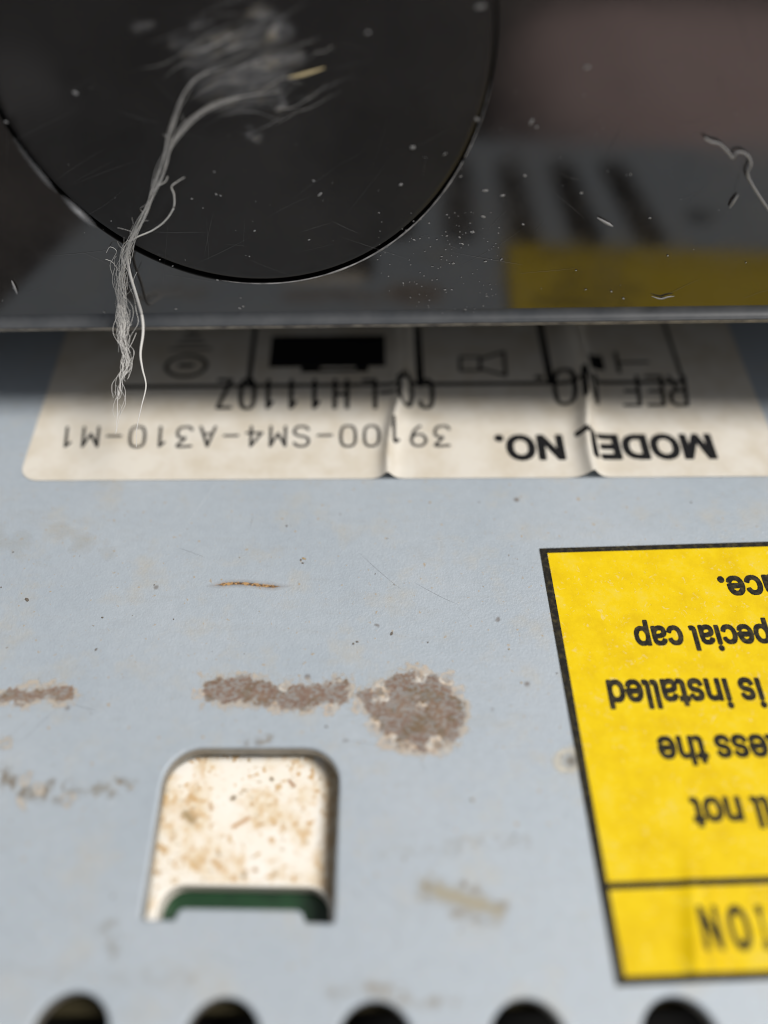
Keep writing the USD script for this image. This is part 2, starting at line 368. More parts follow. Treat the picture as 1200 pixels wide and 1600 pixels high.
def seg(U, V, a, b):
    a, b = np.array(a, float), np.array(b, float); d = b - a
    t = np.clip(((U - a[0]) * d[0] + (V - a[1]) * d[1]) / (d @ d), 0, 1)
    return np.hypot(U - a[0] - t * d[0], V - a[1] - t * d[1])
def ring(U, V, c, r, w):
    return np.exp(-((np.hypot(U - c[0], V - c[1]) - r) / w) ** 2)
def mixc(a, b, t):
    return np.asarray(a) * (1 - t[..., None]) + np.asarray(b) * t[..., None]

BLOB = Polygon([(562, 1083), (590, 1070), (612, 1060), (640, 1048), (672, 1052), (702, 1064), (718, 1092), (726, 1115), (716, 1148), (700, 1168), (672, 1176), (640, 1170), (612, 1160), (592, 1142), (575, 1118)])
def inside(poly, U, V):
    import shapely
    p = shapely.points(U.ravel(), V.ravel())
    d = shapely.distance(poly.boundary, p); s = shapely.contains(poly, p)
    return np.where(s, -d, d).reshape(U.shape)
def rust_look(X, Y, base, U, V, rings_, seed):
    edge = base + (fb(X, Y, 1.6, seed) - .5) * 26 + (fb(X, Y, 5, seed + 3) - .5) * 16
    body = smoothstep(4, -3, edge)
    por = fb(X * .8, Y * 1.2, 6.5, seed + 5); fine = fb(X * .7, Y * 1.3, 15, seed + 8)
    A = body * (.52 + .48 * smoothstep(.3, .6, por)) * (.7 + .3 * smoothstep(.3, .6, fine))
    C = mixc((.35, .29, .24), (.225, .15, .115), smoothstep(.3, .68, por))
    C = mixc(C, (.30, .19, .10), smoothstep(.5, .66, fb(X, Y, .9, seed + 31)) * .3)
    C = mixc(C, (.38, .36, .34), smoothstep(.56, .7, fb(X * .6, Y * 1.4, 2.6, seed + 33)) * .6)
    C = mixc(C, (.10, .065, .045), smoothstep(.6, .74, fine) * .7)
    C = mixc(C, (.17, .12, .06), smoothstep(.56, .7, fb(X, Y, 1.4, seed + 11)) * .6)
    halo = smoothstep(13, 4, edge) * smoothstep(-5, 3, edge) * smoothstep(.42, .6, fb(X, Y, 2.0, seed + 14))
    A = np.maximum(A, .62 * halo); C = mixc(C, (.66, .57, .46), smoothstep(-3, 3, edge) * .9)
    for (c, r) in rings_:
        wu, wv = U + (fb(X, Y, 2.6, seed + 24) - .5) * 26, V + (fb(X, Y, 2.6, seed + 25) - .5) * 26
        k = np.maximum(ring(wu, wv, c, r * .95, r * .3), .28 * np.exp(-(np.hypot(wu - c[0], wv - c[1]) / r) ** 2)) * smoothstep(.25, .62, fb(X, Y, 1.9, seed + 20 + int(c[0]) % 7)) * 1.1; A = np.maximum(A, np.clip(k, 0, .58))
        C = mixc(C, mixc((.66, .62, .56), (.69, .56, .43), smoothstep(.4, .6, fb(X, Y, 2.4, seed + 22))), np.clip(k * 1.5, 0, 1))
        k2 = ring(U, V, c, 0, r * .45); C = mixc(C, (.34, .25, .17), np.clip(k2, 0, 1) * .55)
    return A, C
patch('rust_stain', (300, 1045, 560, 1120), lambda X, Y, U, V: rust_look(X, Y, np.maximum(np.abs(V - 1083 - 6 * np.sin(U / 33)) - 19, np.abs(U - 433) - 112), U, V, [((308, 1082), 6), ((446, 1069), 6), ((430, 1107), 6), ((515, 1110), 8), ((390, 1100), 5)], 1),
      label='long mottled brown rust stain above the window')
patch('rust_stain', (540, 1030, 750, 1190), lambda X, Y, U, V: rust_look(X, Y, inside(BLOB, U, V), U, V,
      [((590, 1082), 11), ((655, 1052), 11), ((702, 1058), 10), ((716, 1082), 10), ((558, 1104), 9), ((582, 1136), 10), ((608, 1160), 11), ((636, 1168), 9), ((684, 1166), 13), ((656, 1106), 4)], 2),
      label='round brown rust blotch with a pale crusty rim')
patch('rust_stain', (-25, 1060, 130, 1110), lambda X, Y, U, V: rust_look(X, Y, seg(U, V, (-20, 1092), (104, 1082)) - 9, U, V, [], 3), label='narrow brown rust streak at the left edge')
def dirt_look(X, Y, U, V, d, seed, strength=.6, c0=(.33, .30, .24), c1=(.2, .17, .12)):
    e = d + (fb(X, Y, 1.0, seed) - .5) * 40
    nn = fb(X, Y, 3, seed + 2)
    return smoothstep(12, -12, e) * smoothstep(.35, .62, nn) * strength, mixc(c0, c1, smoothstep(.5, .68, nn))
def left_dirt(X, Y, U, V):
    d = np.minimum(seg(U, V, (-20, 1190), (40, 1238)) - 9, np.minimum(seg(U, V, (35, 1238), (110, 1238)) - 12, seg(U, V, (110, 1238), (205, 1228)) - 5))
    A, C = dirt_look(X, Y, U, V, d, 5, .62, (.36, .33, .27), (.24, .19, .13))
    for c, r in (((8, 1163), 9), ((40, 1216), 8), ((62, 1232), 7), ((106, 1247), 10), ((34, 1254), 6)):
        wu, wv = U + (fb(X, Y, 2.4, 34) - .5) * 26, V + (fb(X, Y, 2.4, 35) - .5) * 26
        k = ring(wu, wv, c, r * .8, r * .45) * smoothstep(.25, .6, fb(X, Y, 2.0, 33)); A = np.maximum(A, .7 * np.clip(k, 0, 1)); C = mixc(C, (.66, .57, .46), np.clip(k * 1.4, 0, 1))
    return A, C
patch('dirt_streak', (-25, 1140, 240, 1290), left_dirt, label='greyish dirt streak with pale crusty spots left of the window')
def tan_mark(X, Y, U, V):
    d = seg(U, V, (668, 1388), (778, 1422)); nn = fb(X, Y, 2.2, 9)
    A = smoothstep(30, 2, d + (nn - .5) * 40) * .45; C = mixc((.52, .48, .40), (.50, .40, .20), smoothstep(16, 0, d))
    for c, r in (((668, 1386), 9), ((716, 1426), 10), ((746, 1440), 10), ((742, 1390), 8), ((785, 1414), 8), ((725, 1380), 6), ((670, 1405), 6)):
        k = np.exp(-(np.hypot((U - c[0]) * .7, V - c[1]) / r) ** 2) * .55; A = np.maximum(A, k * smoothstep(.3, .6, fb(X, Y, 4, 12))); C = mixc(C, (.28, .22, .15), k)
    rim = ring(U, V, (735, 1408), 0, 1) * 0
    return A, C
patch('dried_drip', (630, 1345, 820, 1470), tan_mark, label='yellowish dried drip mark near the yellow sticker')
patch('dirt_streak', (500, 1500, 740, 1592), lambda X, Y, U, V: dirt_look(X, Y, U, V, np.minimum(seg(U, V, (520, 1548), (605, 1552)) - 9, seg(U, V, (625, 1558), (720, 1572)) - 6), 15, .45, (.44, .38, .29), (.33, .25, .16)), label='faint tan smear beside the vents')
for bb, a_, b_, w_, sd_, nm in (((-20, 1470, 330, 1570), (10, 1515), (300, 1530), 10, 62, 'broad faint tan smear above the two leftmost vents'), ((560, 1280, 860, 1370), (600, 1335), (820, 1310), 6, 63, 'very faint smear between the window and the yellow sticker')):
    patch('dirt_streak', bb, lambda X, Y, U, V, a_=a_, b_=b_, w_=w_, sd_=sd_: (dirt_look(X, Y, U, V, seg(U, V, a_, b_) - w_, sd_, .14)[0], mixc((.46, .43, .37), (.42, .37, .29), fb(X, Y, 3, sd_))), res=.09, label=nm)
patch('dirt_streak', (150, 1430, 210, 1530), lambda X, Y, U, V: dirt_look(X, Y, U, V, seg(U, V, (168, 1450), (178, 1505)) - 6, 16, .35, (.40, .38, .33), (.33, .3, .24)), label='faint upright smear below and left of the window')
def scratch(X, Y, U, V):
    d = np.abs(V - 914 + 2.5 * np.sin((U - 340) / 20.0) + (U - 390) * .0) + np.maximum(0, np.abs(U - 388) - 40) * .22
    nn = fb(X, Y, 6, 21)
    A = smoothstep(3.4, .6, d + (nn - .5) * 3) * .9; C = mixc((.50, .30, .13), (.10, .055, .03), smoothstep(.4, .62, nn + (np.abs(V - 915) < 1) * .06))
    glow = np.exp(-(d / 5) ** 2) * .25; return np.maximum(A, glow), C
patch('rust_scratch', (325, 898, 455, 930), scratch, res=.035, label='short thin rust-brown scratch on the metal')
def crust(c, r):
    def fn(X, Y, U, V):
        k = ring(U + (fb(X, Y, 1.8, 42) - .5) * 16, V + (fb(X, Y, 1.8, 43) - .5) * 16, c, r * .8, r * .3) * (.35 + .8 * fb(X, Y, 3, 41)); A = np.clip(k, 0, .85); C = mixc((.70, .66, .56), (.2, .18, .15), np.exp(-(np.hypot(U - c[0] - 3, V - c[1]) / (r * .55)) ** 2))
        return np.maximum(A, .8 * np.exp(-(np.hypot(U - c[0] - 3, V - c[1]) / (r * .5)) ** 2)), C
    return fn
patch('crust_spot', (858, 1155, 930, 1225), crust((890, 1189), 21), label='pale crusty ring beside the sticker edge')
patch('crust_spot', (378, 1145, 428, 1172), lambda X, Y, U, V: dirt_look(X, Y, U, V, seg(U, V, (392, 1160), (412, 1160)) - 6, 44, .8, (.40, .36, .30), (.24, .2, .16)), label='small grey crumb spot on the window rim')
def haze_dust(X, Y, U, V):
    nn = fb(X, Y, .22, 51, 5); n2 = fb(X, Y, 2.5, 52)
    w = smoothstep(745, 775, V) * smoothstep(960, 800, V) * smoothstep(460, 300, U)
    return w * smoothstep(.45, .62, nn) * (.25 + .5 * n2) * .55, mixc((.45, .43, .37), (.50, .44, .33), n2)
patch('dust_film', (-30, 745, 470, 960), haze_dust, res=.12, label='thin yellowish dust on the metal under the paper label', kind='stuff', lim=.05)
rng = np.random.default_rng(7)
sp_pts = [(rng.uniform(-10, 1000), rng.uniform(765, 1560), rng.uniform(.9, 2.2), rng.integers(3)) for _ in range(85)] + [(42, 937, 5, 0), (475, 873, 4, 1), (473, 880, 3.5, 0), (160, 965, 3, 0), (150, 1015, 3, 0), (558, 1003, 3.4, 0), (612, 990, 3.5, 0), (672, 785, 3, 1), (448, 822, 3, 0), (552, 1006, 3, 0), (470, 875, 3, 0), (632, 1342, 4, 2), (738, 1250, 5, 2), (1080, 785, 2.5, 0), (520, 1118, 2, 1)]
GP = [plain('dirt_grain_dark', (.13, .11, .09), .8), plain('dirt_grain_tan', (.36, .27, .15), .8), plain('dirt_grain_grey', (.30, .28, .25), .8)]
win_poly = Polygon(win).buffer(.6); slot_polys = union_all([Polygon(s_) for s_ in slots]).buffer(.5)
ST_POLY_PX = Polygon([(835, 850), (1250, 835), (1250, 1545), (960, 1550)])
buckets = [[], [], []]
for px, py, r, k in sp_pts:
    c = at(px, py)
    if win_poly.contains(Point(c[:2])) or slot_polys.contains(Point(c[:2])) or ST_POLY_PX.contains(Point(px, py)): continue
    s_ = trimesh.creation.icosphere(1, 1.0); s_.vertices *= (1 + .35 * (rng.random((len(s_.vertices), 1)) - .5))
    rr = r / 24.0 * .72
    s_.vertices *= [rr * rng.uniform(.8, 1.5), rr * rng.uniform(.6, 1.1), rr * .18]
    a = rng.uniform(0, np.pi); s_.vertices[:, :2] = s_.vertices[:, :2] @ np.array([[math.cos(a), math.sin(a)], [-math.sin(a), math.cos(a)]])
    s_.vertices += [c[0], c[1], .02]
    buckets[k].append(s_)
for k, nm in enumerate(('dark grit scattered on the metal', 'tan grit scattered on the metal', 'grey grit scattered on the metal')):
    obj('dirt_grains', cat_mesh(buckets[k]), GP[k], case, smooth=True, label=nm, kind='stuff')
# stains on the ivory moulding, and shade painted along its right side
def ivory_stain_shade(X, Y, U, V):
    nn = fb(X, Y, .8, 61, 5); n2 = fb(X, Y, 3.4, 62, 4)
    A = smoothstep(.36, .74, nn) * .55 * (.25 + .9 * smoothstep(.25, .8, n2)); C = mixc((.84, .68, .42), (.72, .45, .15), smoothstep(.4, .75, n2))
    sp = smoothstep(.70, .76, fb(X * .8, Y * 1.5, 3.6, 64, 3)) * .6; A = np.maximum(A, sp); C = mixc(C, (.30, .22, .14), sp)
    o2 = smoothstep(.60, .68, fb(X, Y, 2.3, 66, 3)) * .62; A = np.maximum(A, o2); C = mixc(C, (.62, .36, .12), o2)
    for a_, b_, r, s_, col in (((290, 1272), (300, 1282), 8, .8, (.42, .30, .15)), ((365, 1292), (388, 1278), 3.5, .75, (.60, .34, .16)), ((452, 1220), (460, 1228), 2.5, .9, (.4, .2, .1)), ((402, 1385), (408, 1396), 7, .6, (.66, .45, .2)), ((328, 1256), (330, 1264), 4, .6, (.6, .38, .2)),
                           ((398, 1358), (400, 1360), 3, .8, (.35, .2, .1)), ((428, 1366), (430, 1367), 4, .8, (.5, .33, .14)), ((424, 1217), (425, 1218), 3, .9, (.12, .1, .08)), ((272, 1378), (274, 1379), 4, .7, (.5, .33, .16)), ((363, 1248), (366, 1246), 3.5, .9, (.16, .12, .08)), ((340, 1333), (343, 1335), 3, .7, (.35, .25, .15)), ((380, 1368), (381, 1370), 3.5, .8, (.25, .2, .12))):
        k = np.exp(-(seg(U, V, a_, b_) / r) ** 2) * s_; A = np.maximum(A, k); C = mixc(C, col, np.clip(k * 1.3, 0, 1))
    br = smoothstep(497, 517, U) * (.3 + .8 * n2) * .75; A = np.maximum(A, br); C = mixc(C, (.42, .29, .15), br * .8)  # brown band on the right: shade of the window edge painted in
    A = A * (inside(Polygon(mould - n * (RM + .02)), X, Y) < 0)
    return A, C
patch('brown_stain_shade', (225, 1150, 540, 1420), ivory_stain_shade, parent=mould_path, z=ZP + .012, res=.05)

# ------------------------------------------------------------------ lettering
STROKES = {
 '0': [[(.1, .25), (.1, .75), (.28, 1), (.72, 1), (.9, .75), (.9, .25), (.72, 0), (.28, 0), (.1, .25)]],
 '1': [[(.3, .8), (.55, 1), (.55, 0)]],
 '3': [[(.1, 1), (.88, 1), (.45, .6), (.75, .55), (.9, .35), (.8, .08), (.5, 0), (.2, .02), (.08, .16)]],
 '4': [[(.7, 0), (.7, 1), (.08, .32), (.95, .32)]],
 '9': [[(.88, .62), (.7, .45), (.3, .45), (.1, .65), (.12, .85), (.32, 1), (.68, 1), (.88, .84), (.88, .55), (.7, .2), (.4, 0)]],
 'A': [[(.08, 0), (.5, 1), (.92, 0)], [(.25, .36), (.75, .36)]],
 'M': [[(.08, 0), (.08, 1), (.5, .35), (.92, 1), (.92, 0)]],
 'S': [[(.9, .85), (.7, 1), (.3, 1), (.1, .84), (.12, .64), (.32, .53), (.7, .46), (.9, .32), (.88, .14), (.7, 0), (.3, 0), (.1, .15)]],
 '-': [[(.12, .46), (.88, .46)]],
 'C': [[(.88, .78), (.75, .96), (.5, 1), (.25, .96), (.12, .7), (.12, .3), (.25, .04), (.5, 0), (.75, .04), (.88, .22)]],
 'Q': [[(.12, .3), (.12, .7), (.25, .96), (.5, 1), (.75, .96), (.88, .7), (.88, .3), (.75, .04), (.5, 0), (.25, .04), (.12, .3)], [(.58, .22), (.95, -.06)]],
 'L': [[(.15, 1), (.15, 0), (.85, 0)]], 'H': [[(.12, 0), (.12, 1)], [(.88, 0), (.88, 1)], [(.12, .52), (.88, .52)]],
 'Z': [[(.12, 1), (.88, 1), (.12, 0), (.88, 0)]], 'N': [[(.12, 0), (.12, 1), (.88, 0), (.88, 1)]],
 'R': [[(.12, 0), (.12, 1), (.65, 1), (.86, .88), (.86, .6), (.65, .5), (.12, .5)], [(.5, .5), (.88, 0)]],
 'E': [[(.86, 1), (.12, 1), (.12, 0), (.86, 0)], [(.12, .52), (.75, .52)]], 'F': [[(.86, 1), (.12, 1), (.12, 0)], [(.12, .52), (.75, .52)]],
 '.': [[(.4, .02), (.6, .02)]], 'I': [[(.5, 0), (.5, 1)]],
}
def glyph(ch, cx, yb, yt, wpx, pen, z=.07):
    """one stroke letter, upside down as on the label: centre px, baseline (far) and cap (near) pixel rows"""
    a = at(cx, yb, z); b = at(cx, yt, z); w = at(cx - wpx / 2, yb, z)[0] - at(cx + wpx / 2, yb, z)[0]
    ls = []
    for s_ in STROKES[ch]:
        s_ = np.array(s_)
        if len(s_) > 4 and ch not in 'MRZ4': s_ = spline(s_, 5)
        x = a[0] + w * (s_[:, 0] - .5) + (b[0] - a[0]) * s_[:, 1] * .6
        y = a[1] + (b[1] - a[1]) * s_[:, 1]
        ls.append(LineString(np.c_[x, y]).buffer(pen / 2, quad_segs=3))
    return union_all(ls)

from PIL import Image, ImageDraw, ImageFont
_font = ImageFont.truetype(glob.glob('/opt/blender-*/*/datafiles/fonts/Inter.woff2')[0], 96)
def font_shape(text, stroke=3):
    x0, y0, x1, y1 = _font.getbbox(text, anchor='ls', stroke_width=stroke)
    im = Image.new('L', (x1 - x0 + 8, y1 - y0 + 8))
    ImageDraw.Draw(im).text((4 - x0, 4 - y0), text, 255, _font, anchor='ls', stroke_width=stroke)
    on = np.pad(np.asarray(im) > 127, ((0, 0), (1, 1))).astype(np.int8)
    rows, starts = np.nonzero(np.diff(on, axis=1) == 1); ends = np.nonzero(np.diff(on, axis=1) == -1)[1]
    sh = union_all(vbox(starts, -rows - 1, ends, -rows)).buffer(.7).buffer(-.7).simplify(.7)
    return affinity.translate(sh, x0 - 4, 4 - y0)               # y = 0 is the baseline, capitals are 70 high

def word(text, px_r, px_l, y_base, y_cap, stroke=3, z=.07, y_base_l=None, cap=70.0):
    """printed word, upside down: reads from px_r to px_l in the photograph, baseline row, cap-top row"""
    sh = font_shape(text, stroke)
    x0, _, x1, _ = sh.bounds
    a = at(px_r, y_base, z); b = at(px_l, y_base if y_base_l is None else y_base_l, z); c = at(px_r, y_cap, z)
    ux = (b - a)[:2] / (x1 - x0); vy = np.array([0, (c[1] - a[1])]) / cap
    vy = vy + np.array([-vy[1] * (ux[1] / ux[0]) * -1, 0]) * 0
    t = [ux[0], vy[0], ux[1], vy[1], a[0] - ux[0] * x0, a[1] - ux[1] * x0]
    return affinity.affine_transform(sh, t)

# ------------------------------------------------------------------ white paper label with two creases
def line_dist(x, y, a, b):
    a, b = np.asarray(a)[:2], np.asarray(b)[:2]; d = (b - a) / np.linalg.norm(b - a)
    return (x - a[0]) * d[1] - (y - a[1]) * d[0], (x - a[0]) * d[0] + (y - a[1]) * d[1]
R1a, R1b = at(606, 752), at(640, 512)
R2a, R2b = at(926, 750), at(898, 512)
def paper_h(x, y):
    x = np.asarray(x, float); y = np.asarray(y, float)
    h = np.zeros_like(x)
    for (a, b, amp, wl, wr) in ((R1a, R1b, 1.3, .50, .45), (R2a, R2b, 1.5, .62, .55)):
        d, s_ = line_dist(x, y, a, b)
        d = d + .25 * np.sin(s_ * .45)
        k = np.where(d < 0, np.exp(-np.abs(d / wl) ** 1.35), np.exp(-np.abs(d / wr) ** 1.35))
        h += amp * (1 - .35 * smoothstep(8, 0, s_)) * np.sqrt(k * k + 1e-9)
    return h + .03 * (fb(x, y, .25, 71) - .5) * (1 + 2 * h)
LZ = .06
c1, c2 = at(28, 751, LZ), at(1232, 744, LZ)
far = at(640, 430, LZ)[1]
LX0, LX1 = c1[0], at(1232, 744, LZ)[0]
lab_poly = Polygon(rounded([(c1[0], c1[1], 1.5), (c2[0], c2[1] , 1.5), (c2[0], far, 1.5), (c1[0], far, 1.5)]))
v, f = tri_poly(lab_poly)
v, f = trimesh.remesh.subdivide_to_size(np.c_[v, np.zeros(len(v))], f, .32, max_iter=14)
v, f = np.asarray(v), np.asarray(f)
tm = trimesh.Trimesh(v, f, process=True, merge_norm=True, merge_tex=True); v, f = np.array(tm.vertices), np.array(tm.faces)
nz = np.cross(v[f[:, 1]] - v[f[:, 0]], v[f[:, 2]] - v[f[:, 0]])[:, 2]; f[nz < 0] = f[nz < 0][:, ::-1]
v[:, 2] = LZ + paper_h(v[:, 0], v[:, 1])
label = obj('paper_label', (v, f), PAPER, case, smooth=True, label='white paper label with two raised creases, half in shadow under the dark panel')
INK_L = .02
def pr(name, polys, mt=INK, parent=label, lab=None, size=.3):
    return obj(name, drape(union_all(polys), lambda x, y: LZ + paper_h(x, y), INK_L, size), mt, parent, smooth=False, label=lab)
pr('model_lettering', [word('MODEL NO.', 1110, 772, 680, 715, 5, y_base_l=682)], INK, lab='bold black print MODEL NO.')
pr('number_lettering', [glyph(c, 690 - 36.45 * i, 666 + .12 * i, 696 + .1 * i, 27, .25) for i, c in enumerate('39100-SM4-A310-M1')], PALE_INK, lab='black plotted number 39100-SM4-A310-M1')
xs = (665, 633, 605, 577, 533, 493, 457, 421, 388, 352)
pr('code_lettering', [glyph(c, x, 594, 637, 25, .36) for c, x in zip('CQ-LH1110Z', xs)], INK, lab='black plotted code CQ-LH1110Z')
pr('reference_lettering', [glyph(c, x, 588, 633, 31, .33) for c, x in zip('REF', (1056, 1020, 983))] + [glyph('N', 918, 588, 633, 28, .33), glyph('0', 880, 580, 630, 36, .38), glyph('.', 842, 589, 625, 26, .5)], INK, lab='black print REF NO.')
def bar(p0, p1, w):
    a, b = at(*p0, LZ), at(*p1, LZ); return LineString([a[:2], b[:2]]).buffer(w / 2, cap_style='flat')
far_y = 470
def vert(px, py, w):     # rule running away from the viewer, along the case
    a = at(px, py, LZ); return sbox(a[0] - w / 2, a[1], a[0] + w / 2, at(600, far_y, LZ)[1])
pr('diagram_frame', [bar((190, 605), (1072, 597), .42), vert(388, 603, .40), vert(657, 600, .62), vert(861, 599, .6), vert(1068, 598, .3)], INK, lab='thin black wiring diagram frame')
a, b = at(420, 574, LZ), at(601, 524, LZ)
c, d = at(470, 582, LZ), at(575, 570, LZ)
e1, e2 = at(500, 577, LZ), at(556, 571.5, LZ)
pr('plug_symbol', [sbox(a[0], a[1], b[0], b[1]), sbox(c[0], c[1], d[0], d[1]).difference(sbox(e1[0], e1[1], e2[0], e2[1]))], INK, lab='solid black plug symbol')
q = [at(x, y, LZ)[:2] for x, y in ((719, 579), (719, 558), (750, 558), (750, 579))]
w_ = [at(x, y, LZ)[:2] for x, y in ((750, 561), (787, 550), (790, 587), (750, 576))]
pr('speaker_symbol', [Polygon(q).exterior.buffer(.13), Polygon(w_).exterior.buffer(.15)], INK, lab='black outline loudspeaker symbol')
a, b = at(922, 579, LZ), at(940, 556, LZ)
pr('aerial_symbol', [sbox(a[0], a[1], b[0], b[1]), bar((961, 550), (968, 583), .34), bar((966, 567), (1014, 566), .26)], INK, lab='black aerial plug symbol')
ctr = at(291, 572, LZ); rx = at(322, 572, LZ)[0] - ctr[0]; ry = at(291, 556, LZ)[1] - ctr[1]
el = affinity.scale(Point(ctr[:2]).buffer(1.0, quad_segs=16), rx, ry)
pr('earth_symbol', [el.boundary.buffer(.16), bar((279, 571), (303, 571), .42), bar((264, 546), (331, 545), .2), bar((277, 537), (321, 536), .2), bar((285, 529), (316, 528), .2), bar((290, 522), (311, 521), .2), bar((296, 516), (307, 516), .2)], INK, lab='black earth symbol with ringed dash')

# ------------------------------------------------------------------ yellow sticker
SZ = .05
s_tl, s_bl = at(843, 857, SZ), at(964, 1541, SZ)
ex = at(1200, 1531, SZ) - s_bl; ex /= np.linalg.norm(ex)
ex = np.array([math.cos(math.radians(1.3)), math.sin(math.radians(1.3)), 0])
ey = (s_tl - s_bl); SH = np.linalg.norm(ey); ey /= SH
SW = 46.0
def st(u, w):
    p = s_bl + ex * u + ey * w; return (p[0], p[1])
def to_uw(px, py):
    p = at(px, py, SZ) - s_bl
    M = np.array([[ex[0], ey[0]], [ex[1], ey[1]]]); return np.linalg.solve(M, p[:2])
W1 = at(1088, 1560, SZ); W2 = at(1076, 1290, SZ)
def sticker_h(x, y):
    x = np.asarray(x, float); y = np.asarray(y, float)
    d, s_ = line_dist(x, y, W1, W2)
    k = np.exp(-np.abs(d / .45) ** 1.6) + .6 * np.exp(-np.abs((d - 1.0) / .5) ** 1.6)
    return .34 * k * smoothstep(8.5, 2.5, s_) + .02 * (fb(x, y, .5, 81) - .5)
poly = Polygon([st(0, 0), st(SW, 0), st(SW, SH), st(0, SH)])
v, f = drape(poly, lambda x, y: SZ + sticker_h(x, y), 0, .4)
tm = trimesh.Trimesh(v, f, process=True, merge_norm=True, merge_tex=True); v, f = np.array(tm.vertices), np.array(tm.faces)
sticker = obj('caution_sticker', (v, f), YELLOW, case, smooth=True, label='bright yellow caution sticker with black frame and upside-down wording')
def ps(name, polys, mt=STICKER_INK, lab=None):
    return obj(name, drape(union_all(polys), lambda x, y: SZ + sticker_h(x, y), .02, .3), mt, sticker, smooth=False, label=lab)
bw = .5
dv = to_uw(945, 1385)[1]
ps('black_frame', [poly.difference(Polygon([st(bw, bw * .85), st(SW - bw, bw * .85), st(SW - bw, SH - bw * .85), st(bw, SH - bw * .85)])), Polygon([st(bw, dv - .2), st(SW - bw, dv - .2), st(SW - bw, dv + .2), st(bw, dv + .2)])], lab='black printed frame and dividing rule')
ps('caution_lettering', [word(c, r_ - 7, l_ - 7, 1419 - (r_ - 1125) * .02, 1482 - (r_ - 1125) * .02, 4, SZ, 1419.6 - (r_ - 1125) * .02) for c, r_, l_ in (('N', 1125, 1093), ('O', 1171, 1138), ('I', 1196, 1186), ('T', 1240, 1209), ('U', 1284, 1252), ('A', 1330, 1296), ('C', 1374, 1341))], lab='tall black print CAUTION')
def sw(text, vis, px_l, px_edge, yb, yt):
    """px_l: where the whole line ends on the left; vis: its last letters that fit between the picture's edge and there"""
    px_edge = px_l + (px_edge - px_l) * .925
    wa, wv = font_shape(text, 4).bounds, font_shape(vis, 4).bounds
    k = (wa[2] - wa[0]) / (wv[2] - wv[0])
    pr_ = px_l + (px_edge - px_l) * k
    return word(text, pr_, px_l, yb - 1 - (pr_ - px_edge) * .02, yt + 1 - (pr_ - px_edge) * .02, 4, SZ, yb + 3)
ps('lettering_line', [sw('place.', 'ace.', 1120, 1222, 900, 934)])
ps('lettering_line', [sw('special cap', 'pecial cap', 988, 1216, 978, 1012)])
ps('lettering_line', [sw('is installed', 'is installed', 946, 1206, 1062, 1102)])
ps('lettering_line', [sw('unless the', 'less the', 1024, 1222, 1150, 1191)])
ps('lettering_line', [sw('will not', 'll not', 1076, 1208, 1246, 1290)])

# ------------------------------------------------------------------ the dark glossy panel standing over the case
TILT, PY0 = math.radians(7.3134), 47.113
PYAW = math.radians(-2.1)
nrm = np.array([math.sin(PYAW) * math.cos(TILT), -math.cos(PYAW) * math.cos(TILT), math.sin(TILT)])
P0 = np.array([0, PY0, 0.0])
def on_panel(px, py, off=0.0):
    d = ray(px, py); return CAM + d * (((P0 + nrm * off - CAM) @ nrm) / (d @ nrm))
eL, eR = on_panel(0, 505), on_panel(1200, 490)
pu = (eR - eL) / np.linalg.norm(eR - eL)
pv = np.cross(pu, nrm); pv = pv if pv[2] > 0 else -pv
PO = on_panel(600, 497)
def P(u, v, off=0.0):
    u, v, off = np.broadcast_arrays(np.asarray(u, float), v, off)
    return PO + u[..., None] * pu + v[..., None] * pv + off[..., None] * nrm
def puv(px, py):
    q = on_panel(px, py) - PO; return np.array([q @ pu, q @ pv])
PTS = np.array([puv(*q) for q in ((32, 230), (140, 347), (200, 388), (350, 435), (430, 440), (540, 421), (640, 362), (700, 290), (745, 205), (752, 180))])
A = np.c_[2 * PTS, np.ones(len(PTS))]
sol = np.linalg.lstsq(A, (PTS ** 2).sum(1), rcond=None)[0]
CC, CR = sol[:2], math.sqrt(sol[2] + sol[0] ** 2 + sol[1] ** 2)
print('disc', CC, CR, np.round(np.linalg.norm(PTS - CC, axis=1) - CR, 2), 'edge z', PO)
panel = thing('glossy_panel', 'dark glossy panel with a large round black cap, reflecting the yellow sticker and vents', 'panel', loc=PO)
ORIGIN[panel] = PO
HW, HT, RE = 55.0, 48.0, .68
# front sheet: flat face with the round opening, rolled lower edge, thickness behind
ang = np.linspace(0, 2 * np.pi, 181)[:-1]
# the opening's lip; its lower-right highlight is a painted bright arc further down
lip = np.full(len(ang), .03)
ROUT = CR + lip
hole = np.c_[CC[0] + ROUT * np.cos(ang), CC[1] + ROUT * np.sin(ang)]
face = sbox(-HW, RE, HW, HT).difference(Polygon(hole))
v, f = tri_poly(face)
front = (P(v[:, 0], v[:, 1]), f)
gs = np.linspace(0, np.radians(80), 14)
prof = [(RE - RE * math.sin(g), RE - RE * math.cos(g)) for g in gs]
vl, ol = prof[-1]
prof += [(vl - .03, ol + .07), (vl - .10, ol + .10), (vl - .17, ol + .08)]
us = np.linspace(-HW, HW, 60)
V = np.array([[P(u, a + .03 * math.sin(u * .31) * 0, o) for u in us] for a, o in prof])
n0, n1 = len(prof), len(us)
idx = np.arange(n0 * n1).reshape(n0, n1)
q = np.stack([idx[:-1, :-1], idx[1:, :-1], idx[1:, 1:], idx[:-1, 1:]], -1).reshape(-1, 4)
roll = (V.reshape(-1, 3), np.vstack([q[:, [0, 1, 2]], q[:, [0, 2, 3]]]))
wv = .035 * (meshkit.fbm(np.c_[us * .9, us * 0, us * 0], 4, 3) - .5)
